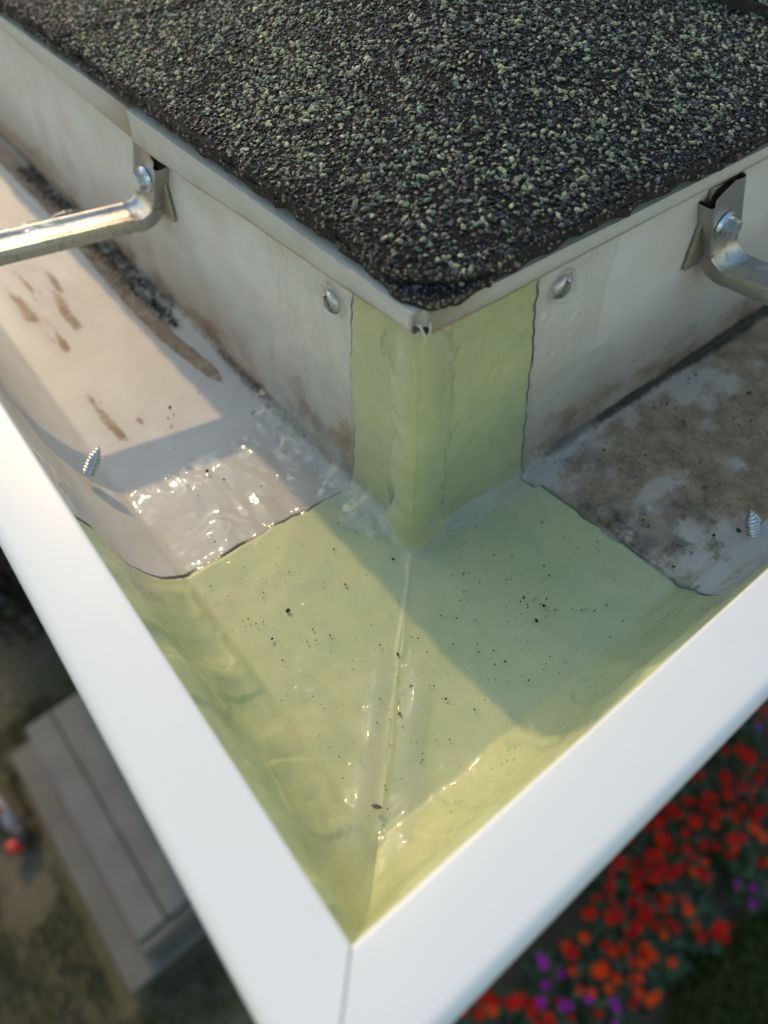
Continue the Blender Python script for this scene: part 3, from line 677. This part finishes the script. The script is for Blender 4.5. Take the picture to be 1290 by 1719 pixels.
# --- drip edge flashing
def drip(run, t0, t1, off, zfun, toff):
    ts = np.linspace(t0, t1, 90 if t1 < 1 else 160)
    zb = zfun(ts) + .0007 * fbm(ts, ts * 0, ts * 0 + 2, .018, 805, 3); ob = off + .0006 * fbm(ts, ts * 0, ts * 0, .03, 801 + (run == 'R'), 3)
    rows = []
    for kind in range(7):
        if kind == 0: d, z = ob * 0 - .004, zb + .0006
        elif kind == 1: d, z = ob - .0012, zb - .0002
        elif kind == 2: d, z = ob, zb + .0002
        elif kind == 3: d, z = ob + .0002, zb + .0015
        elif kind == 4: d, z = ob * 1.0 - .0001, zb * .45 + .109 * .55
        elif kind == 5: d, z = ob - .0002, zb * 0 + .1082
        else: d, z = ob * 0 - .01, zb * 0 + .1086
        rows.append(run_xyz(run, d + toff, ts, z))
    P = np.stack(rows, 0); g = np.zeros(P.shape[:2]); rust = np.clip(.55 + .9 * fbm(ts, ts * 0, ts * 0, .02, 811, 3), 0, 1)
    g[1] = .35 + rust * .65; g[2] = .25 + rust * .7; g[3] = rust * .35; g[0] = .6; g[:, :1] = .8; g[:, -1:] = .8
    g[3:6] += .35 * np.clip(fbm(P[3:6, :, 0], P[3:6, :, 1], P[3:6, :, 2], .012, 821, 3), 0, 1)
    C = np.stack([g, g, g, g * 0 + 1], -1)
    o = mesh_np('drip_edge', P.reshape(-1, 3), grid_faces(*P.shape[:2], flip=(run == 'L')), M_DRIP, None, False, C.reshape(-1, 4)); adopt(o, house)
    return o
zL = lambda t: np.interp(t, [-.01, 0, .036, .08, .13, .173, .25, .33, 1], [.1022, .1020, .1003, .0985, .0962, .0950, .0985, .1015, .101])
zR = lambda t: np.interp(t, [-.01, 0, .04, .10, .157, .3, 1], [.1010, .1012, .1020, .1030, .1036, .104, .104])
drip('L', -.0046, .1735, .0058, zL, .0007); drip('L', .1690, 5.2, .0058, zL, -.0004); drip('R', -.0026, 4.2, .0072, zR, 0)
# recessed bent tab where the two flashings leave a gap, with a twist of sealant in it
bm = bmesh.new()
a, b = (-.0050, -.0020), (-.0016, -.0060)
f = [bm.verts.new((a[0], a[1], .1084)), bm.verts.new((b[0], b[1], .1084)), bm.verts.new((b[0], b[1], .1030)), bm.verts.new((a[0], a[1], .1026))]; bm.faces.new(f)
bmesh.ops.subdivide_edges(bm, edges=bm.edges[:], cuts=4, use_grid_fill=True)
for v in bm.verts: v.co += Vector((rnd.uniform(-1, 1), rnd.uniform(-1, 1), rnd.uniform(-1, 1))) * .0002
adopt(bm_obj('corner_tab', bm, M_DRIP), house)
th = np.linspace(0, 1, 40)
V, F = tube(np.stack([-.0056 + .0034 * th, -.0052 - .0022 * np.sin(th * 3.0) - .001 * th, .1052 - .0032 * np.sin(th * 3.1) + .0008 * np.sin(th * 13)], 1), .00038, 6); adopt(poly_obj('sealant_twist', V, F, M_GEL), house)

# --- house body below (fascia, soffit, walls)
M_WALL = m_simple('cream_siding', (.50, .48, .42), (.44, .42, .37), 3, .6, .2, .002, 30)
M_SOFF = m_simple('white_soffit', (.6, .6, .57), (.55, .55, .52), 5, .6, .1)
for nm, lo, hi, mt in (('fascia_board', (.003, .003, -.10), (.022, 5.2, .1045), M_SOFF), ('fascia_board', (.0225, .003, -.10), (4.2, .022, .1045), M_SOFF),
                       ('soffit', (.023, .023, -.099), (4.2, 5.2, -.085), M_SOFF), ('wall', (.42, .42, -2.62), (4.2, .55, -.1), M_WALL), ('wall', (.42, .552, -2.62), (.55, 5.2, -.1), M_WALL)):
    bm = bmesh.new(); box_bm(bm, lo, hi); adopt(bm_obj(nm, bm, mt, None, False), house)

# --- loose granules and grit lying in the gutter
def grit():
    P = []; S = []; C = []
    def put(x, y, z, s, c=(.014, .014, .012)): P.append((x, y, z)); S.append(s); C.append(c)
    for _ in range(620):                                   # on the green floor
        x = rng.uniform(-.078, .055); y = rng.uniform(-.078, .036)
        if x > -.004 and y > -.004: continue
        if x > .0 and y > -.012: continue
        put(x, y, .0024, rng.lognormal(math.log(.00018), .45), tuple(np.array([.02, .022, .014]) * rng.uniform(.5, 2)))
    for cx, cy, k, sp in ((.012, -.052, 22, .004), (-.004, -.030, 8, .004), (.022, -.030, 8, .006), (-.062, -.01, 8, .006)):
        for _ in range(k): put(cx + rng.normal() * sp, cy + rng.normal() * sp, .0024, rng.lognormal(math.log(.00026), .4))
    for x, y, s in ((-.046, .082, .0009), (-.0135, -.004, .0008), (-.050, -.053, .0007), (-.037, -.036, .00065), (-.041, -.048, .0008), (.016, -.054, .0007), (.013, -.047, .0006), (-.043, .073, .0006), (-.0125, .100, .0007), (-.011, .101, .0006), (-.040, .128, .0008), (-.044, .122, .0006)):
        put(x, y, .0025 if y < .037 else .0018, s)
    for _ in range(60): put(rng.uniform(-.075, -.006), rng.uniform(.04, .16), .0014, rng.lognormal(math.log(.00022), .4))
    for _ in range(1500):                                  # granules washed against the back wall
        y = rng.uniform(.185, .42); w = .0012 + .0030 * np.clip((y - .185) / .06, 0, 1); x = np.interp(y, [.18, .22, .3, .42], [-.0085, -.0075, -.006, -.005]) + rng.normal() * w
        g = rng.uniform(); c = (.016, .018, .014) if g < .7 else ((.09, .11, .075) if g < .88 else (.10, .075, .05))
        put(min(x, -.001), y, .0006 + abs(rng.normal()) * .0007, rng.lognormal(math.log(.00055), .3), c)
    for _ in range(170):                                   # right run
        x = rng.uniform(.062, .2); y = rng.uniform(-.078, -.004); put(x, y, .0008, rng.lognormal(math.log(.00030), .5), tuple(np.array([.016, .014, .010]) * rng.uniform(.6, 2)))
    for _ in range(40): put(rng.uniform(-.06, .05), -.085 - rng.uniform(0, .006), .012, .0002)
    P = np.array(P); n = len(P)
    o = chips(P, np.array(S), np.tile([0., 0, 1], (n, 1)), np.array(C), .8, 'grit', M_GRAN)
    o['label'] = 'dark roof granules and grit scattered over the gutter floor'; o['category'] = 'debris'
grit()
# a leaf scrap stuck in the front corner
bm = bmesh.new()
pts = [(-.004, 0), (-.0015, .0017), (.0015, .0020), (.0045, .0004), (.002, -.0014), (-.002, -.0012)]
c0 = bm.verts.new((0, 0, .0006)); ring = [bm.verts.new((a, b, rnd.uniform(-.0002, .0002))) for a, b in pts]
for k in range(6): bm.faces.new((c0, ring[k], ring[(k + 1) % 6]))
bmesh.ops.transform(bm, matrix=Matrix.Translation((-.0735, -.0715, .0040)) @ Matrix.Rotation(2.2, 4, 'Z') @ Matrix.Scale(.42, 4), verts=bm.verts[:])
lf = bm_obj('leaf_scrap', bm, m_simple('wet_leaf', (.10, .085, .04), (.06, .05, .03), 900, .4, .2))
lf['label'] = 'tiny brown leaf scrap stuck in the front corner of the green lining'; lf['category'] = 'leaf'

# ------------------------------------------------------------------ ground
GZ = -2.6
def m_ground():
    t = NT('dry_patchy_lawn'); a = t.tex(3.2, 5, .6); b = t.tex(17, 4, .65); c = t.tex(120, 3)
    soil = t.mix(b, (.15, .118, .085), (.22, .175, .13)); grass = t.mix(c, (.07, .08, .036), (.13, .12, .065))
    t.set(base=t.mix(t.ramp(t.mix(.45, a, b), [(.40, 0.), (.58, 1.)]), soil, grass), rough=.95, spec=.2, normal=t.bump(c, .8, .02)); return t.m
xs = np.r_[-60, -20, -8, np.linspace(-3, 4, 60), 9, 20, 60]; ys = np.r_[-60, -20, -8, np.linspace(-3, 5, 60), 9, 20, 60]
X, Y = np.meshgrid(xs, ys, indexing='ij'); Zg = GZ + .012 * fbm(X, Y, X * 0, .5, 901, 3)
g = mesh_np('ground', np.stack([X, Y, Zg], -1).reshape(-1, 3), grid_faces(len(xs), len(ys)), m_ground()); g['kind'] = 'structure'
def m_soil():
    t = NT('flower_bed_soil'); a = t.tex(14, 5, .65); b = t.tex(90, 4, .6)
    t.set(base=t.mix(t.mix(.4, a, b), (.065, .05, .038), (.16, .13, .105)), rough=.95, spec=.2, normal=t.bump(b, 1., .02)); return t.m
xs = np.linspace(-.2, 4.1, 110); ys = np.linspace(0, 1, 34)
X, S = np.meshgrid(xs, ys, indexing='ij'); front = -.56 + .035 * fbm(X, X * 0, X * 0, .4, 911, 3) ; Y = front + (.42 - front) * S
Zs = GZ + .03 + .02 * fbm(X, Y, X * 0, .09, 915, 3) - .06 * (1 - sstep(0, .10, S)) - .06 * (1 - sstep(-.2, -.08, X))
o = mesh_np('flower_bed', np.stack([X, Y, Zs], -1).reshape(-1, 3), grid_faces(110, 34), m_soil()); o['kind'] = 'structure'
M_LAWN = m_simple('lawn_blades', (.11, .18, .045), (.21, .24, .075), 9, .6, 0)
M_DRY = m_simple('dry_blades', (.10, .105, .045), (.21, .18, .105), 7, .7, 0)
def blades(name, n, xr, yr, hmin, hmax, mat, label, test):
    x = rng.uniform(*xr, n); y = rng.uniform(*yr, n); k = test(x, y); x, y = x[k], y[k]; n = len(x)
    h = rng.uniform(hmin, hmax, n); a = rng.uniform(0, 2 * math.pi, n); w = rng.uniform(.0025, .005, n); l = rng.uniform(.2, .8, n) * h; b = rng.uniform(0, 2 * math.pi, n)
    z = GZ + .012 * fbm(x, y, x * 0, .5, 901, 3) - .003
    V = np.stack([np.stack([x - w * np.cos(a), y - w * np.sin(a), z], 1), np.stack([x + w * np.cos(a), y + w * np.sin(a), z], 1),
                  np.stack([x + l * .4 * np.cos(b), y + l * .4 * np.sin(b), z + h * .65], 1), np.stack([x + l * np.cos(b), y + l * np.sin(b), z + h], 1)], 1)
    F = (np.array([[0, 1, 2], [1, 3, 2]])[None] + 4 * np.arange(n)[:, None, None]).reshape(-1, 3)
    o = mesh_np(name, V.reshape(-1, 3), F, mat, None, False); o['kind'] = 'stuff'; o['label'] = label; o['category'] = 'grass'
blades('lawn_grass', 42000, (.1, 2.6), (-1.7, -.52), .04, .09, M_LAWN, 'dark green lawn edging the flower bed', lambda x, y: y < -.55 + .03 * np.sin(x * 9))
blades('dry_grass', 30000, (-1.9, -.1), (-.1, 2.4), .02, .05, M_DRY, 'sparse dry grass around the grey step', lambda x, y: (fbm(x, y, x * 0, .22, 931, 3) > -.06) & ~((x > -.74) & (y > .54) & (y < 1.68)) & (y < 2.0 + .3 * x))

# --- step below the left run
M_STEP = m_simple('weathered_grey_board', (.125, .13, .13), (.095, .10, .10), 8, .7, .3, .003, 60)
M_STEP2 = m_simple('weathered_brown_board', (.10, .095, .082), (.125, .12, .108), 7, .75, .3, .003, 60)
step = empty('wooden_step', (-.3, 1.1, GZ), 'weathered grey two-level wooden step standing on dry grass', 'step')
RS = Matrix.Translation((-.3, 1.1, 0)) @ Matrix.Rotation(math.radians(2.2), 4, 'Z') @ Matrix.Translation((.3, -1.1, 0))
for nm, lo, hi, mt in (('riser', (-.675, .60, GZ - .02), (.02, 1.59, -2.535), M_STEP2), ('lower_tread', (-.69, .575, -2.534), (.03, 1.61, -2.498), M_STEP2),
                       ('upper_riser', (-.565, .668, -2.497), (.02, 1.58, -2.412), M_STEP2), ('plank', (-.585, .655, -2.411), (-.4815, 1.60, -2.378), M_STEP), ('plank', (-.4765, .655, -2.411), (-.30, 1.60, -2.376), M_STEP), ('plank', (-.295, .655, -2.411), (-.10, 1.60, -2.377), M_STEP),
                       ('end_batten', (-.59, .617, -2.497), (.02, .65, -2.388), M_STEP2)):
    bm = bmesh.new(); box_bm(bm, lo, hi, .006, RS); adopt(bm_obj(nm, bm, mt, None, False), step)

# --- pole with red clips
M_RED = m_simple('red_plastic', (.55, .03, .02), (.48, .03, .02), 30, .4, .1); M_BLK = m_simple('black_rubber', (.015, .015, .016), (.03, .03, .03), 60, .6, .2)
M_POLE = m_simple('grey_pole_metal', (.27, .29, .30), (.22, .235, .24), 40, .4, .1, metal=.3)
pole = empty('tool_pole', (-.82, 1.5, GZ), 'grey pole with red clips and a black foot lying beside the wooden step', 'pole')
a, b = Vector((-.90, 1.95, GZ + .06)), Vector((-.795, 1.30, GZ + .05))
V, F = tube(np.array([(a + (b - a) * s)[:] for s in np.linspace(0, 1, 6)]), .027, 14); adopt(poly_obj('shaft', V, F, M_POLE), pole)
V, F = tube(np.array([(b + (b - a).normalized() * s)[:] for s in (-.03, 0, .03, .045)]), np.array([.030, .034, .034, .02]), 14); adopt(poly_obj('foot', V, F, M_BLK), pole)
for p, dr in (((-.840, 1.425, GZ + .085), (-.5, .1, .5)), ((-.826, 1.265, GZ + .06), (-.8, 0, .3))):
    p = Vector(p); d = Vector(dr).normalized()
    V, F = tube(np.array([(p + d * s)[:] for s in (-.03, -.01, .018, .026)]), np.array([.016, .024, .026, .015]), 10); adopt(poly_obj('clip', V, F, M_RED), pole)

# --- plants
M_LEAF = m_simple('bedding_foliage', (.018, .042, .012), (.036, .070, .020), 20, .5, 0)
M_DLEAF = m_simple('dark_shrub_foliage', (.020, .018, .012), (.038, .028, .016), 20, .5, 0)
PET = {'red': m_simple('scarlet_petals', (.58, .006, .003), (.66, .015, .004), 25, .7, 0, spec=.15), 'orange': m_simple('orange_red_petals', (.85, .075, .004), (.80, .05, .006), 25, .7, 0, spec=.15), 'purple': m_simple('purple_petals', (.36, .012, .36), (.45, .02, .40), 25, .7, 0, spec=.15), 'violet': m_simple('violet_petals', (.14, .05, .42), (.18, .07, .45), 25, .7, 0, spec=.15), 'crimson': m_simple('crimson_petals', (.45, .004, .006), (.55, .008, .008), 25, .7, 0, spec=.15)}
M_STEMS = m_simple('green_stem', (.05, .08, .025), (.07, .10, .03), 40, .6, 0)
def flower_mesh(mat, nm):
    bm = bmesh.new()
    for lay, (n, r, tz) in enumerate(((7, 1.0, .25), (6, .72, .55), (4, .4, .85))):
        for k in range(n):
            a = 2 * math.pi * (k + .37 * lay) / n; u = Vector((math.cos(a), math.sin(a), 0)); w = Vector((-u.y, u.x, 0)); hw = r * 2.6 / n
            v = [bm.verts.new(q) for q in (Vector((0, 0, tz * .4)), u * r * .6 + w * hw * .6 + Vector((0, 0, tz * .8)), u * r + w * hw * .35 + Vector((0, 0, tz * .55)), u * r * 1.05 - w * hw * .35 + Vector((0, 0, tz * .5)), u * r * .6 - w * hw * .6 + Vector((0, 0, tz * .8)))]
            bm.faces.new(v)
    me = bpy.data.meshes.new(nm); bm.to_mesh(me); bm.free(); me.materials.append(mat); return me
FM = {k: flower_mesh(m, 'flower') for k, m in PET.items()}
def plant(x, y, kind, nfl, r, h, fr, label, group):
    root = empty('flowering_plant', (x, y, GZ), label, 'flower', group)
    V = []; F = []
    for _ in range(130):
        a = rng.uniform(0, 2 * math.pi); q = r * math.sqrt(rng.uniform()); zz = h * rng.uniform(.25, .97) * (1 - .4 * (q / r) ** 2); c = Vector((q * math.cos(a), q * math.sin(a), zz + .02))
        d = Vector((math.cos(a) + rng.normal() * .5, math.sin(a) + rng.normal() * .5, rng.uniform(-.2, .6))).normalized(); s = d.cross(Vector((0, 0, 1))).normalized(); L = rng.uniform(.018, .036); b0 = len(V)
        V += [c, c + d * L * .5 + s * L * .38, c + d * L, c + d * L * .5 - s * L * .38]; F += [(b0, b0 + 1, b0 + 2, b0 + 3)]
    poly_obj('foliage', V, F, M_LEAF, root, False)
    Vs = []; Fs = []
    for _ in range(nfl):
        a = rng.uniform(0, 2 * math.pi); q = r * math.sqrt(rng.uniform()); top = Vector((q * math.cos(a), q * math.sin(a), h * (1 - .3 * (q / r) ** 2) + .02 + rng.uniform(-.015, .02)))
        kk = kind[int(rng.integers(0, len(kind)))]
        o = bpy.data.objects.new('flower', FM[kk]); COL.objects.link(o); o.parent = root; o.location = top; s = fr * rng.uniform(.75, 1.2); o.scale = (s, s, s); o.rotation_euler = (rng.normal() * .3, rng.normal() * .3, rng.uniform(0, 6))
        vv, ff = tube(np.array([(q * .3 * math.cos(a), q * .3 * math.sin(a), .0), tuple(top * .6 + Vector((0, 0, .0))), tuple(top + Vector((0, 0, .004)))]), .0018, 4); n0 = len(Vs); Vs += list(vv); Fs += [tuple(i + n0 for i in f) for f in ff]
    poly_obj('stems', Vs, Fs, M_STEMS, root)
RED = [(1.17, -.15), (1.31, -.22), (1.4, -.32), (1.49, -.23), (.99, -.18), (1.11, -.24), (1.22, -.33), (1.27, -.42), (.82, -.19), (.91, -.27), (1.02, -.34), (.69, -.26), (.79, -.33), (.89, -.39), (.65, -.38), (.77, -.43), (.54, -.28), (.52, -.35), (.64, -.42), (.94, -.46), (.17, -.16), (.25, -.26), (.32, -.33), (1.62, -.34), (1.52, -.40), (1.66, -.16)]
PUR = [(1.59, -.18), (1.22, -.42), (1.17, -.50), (.42, -.22), (.43, -.36), (.50, -.42), (.36, -.30)]
for i, (x, y) in enumerate(RED):
    orange = y < -.33 or i in (16, 17, 20)
    if orange and y < -.38: plant(x, y, ['red', 'orange', 'orange', 'crimson'], 7, .075, .22, .019, 'bedding plant with red and orange blooms along the lawn edge of the bed', 'red and orange plants at the lawn edge')
    elif orange: plant(x, y, ['red', 'orange', 'orange', 'crimson'], 7, .075, .22, .019, 'bedding plant with red and orange blooms set back from the lawn edge', 'red and orange plants inside the bed')
    elif y > -.25: plant(x, y, ['red', 'red', 'crimson'], 11, .08, .23, .019, 'bedding plant crowded with scarlet blooms on the house side of the bed', 'scarlet plants on the house side')
    else: plant(x, y, ['red', 'red', 'crimson'], 11, .08, .23, .019, 'bedding plant crowded with scarlet blooms in the middle of the bed', 'scarlet plants in the middle of the bed')
for i, (x, y) in enumerate(PUR):
    if i == 0: plant(x, y, ['violet'], 2, .03, .24, .024, 'bedding plant with violet blue blooms at the end of the flower bed', None)
    else: plant(x, y, ['purple'], 4, .06, .20, .016, 'small bedding plant with magenta purple blooms', 'purple bedding plants')
def shrub(name, x, y, r, h, n, leaf, mat, label):
    root = empty(name, (x, y, GZ), label, 'shrub')
    V = []; F = []
    c0 = rng.normal(size=(26, 3)); c0 /= np.linalg.norm(c0, axis=1)[:, None]; c0 = c0 * np.array([r, r, h * .42]) * rng.uniform(.35, .85, (26, 1)) + np.array([0, 0, h * .55])
    for _ in range(n):
        c = c0[rng.integers(0, 26)] + rng.normal(size=3) * r * .17
        if c[2] < .03: continue
        c = Vector(c); d = Vector(rng.normal(size=3)).normalized(); s = d.orthogonal().normalized(); L = leaf * rng.uniform(.6, 1.3); b0 = len(V)
        V += [c, c + d * L * .5 + s * L * .33, c + d * L, c + d * L * .5 - s * L * .33]; F += [(b0, b0 + 1, b0 + 2, b0 + 3)]
    poly_obj('foliage', V, F, mat, root, False)
    Vs = []; Fs = []
    for k in range(7):
        e = Vector(c0[k]); vv, ff = tube(np.array([(0, 0, -.02), tuple(e * .5 + Vector((0, 0, .05))), tuple(e)]), np.array([.02, .013, .005]), 6); n0 = len(Vs); Vs += list(vv); Fs += [tuple(i + n0 for i in f) for f in ff]
    poly_obj('stems', Vs, Fs, m_simple(name + '_bark', (.06, .045, .03), (.09, .07, .05), 40, .8, .3), root)
shrub('low_shrub', -.42, 2.25, .34, .42, 2600, .05, M_DLEAF, 'low dark reddish brown shrub behind the wooden step')
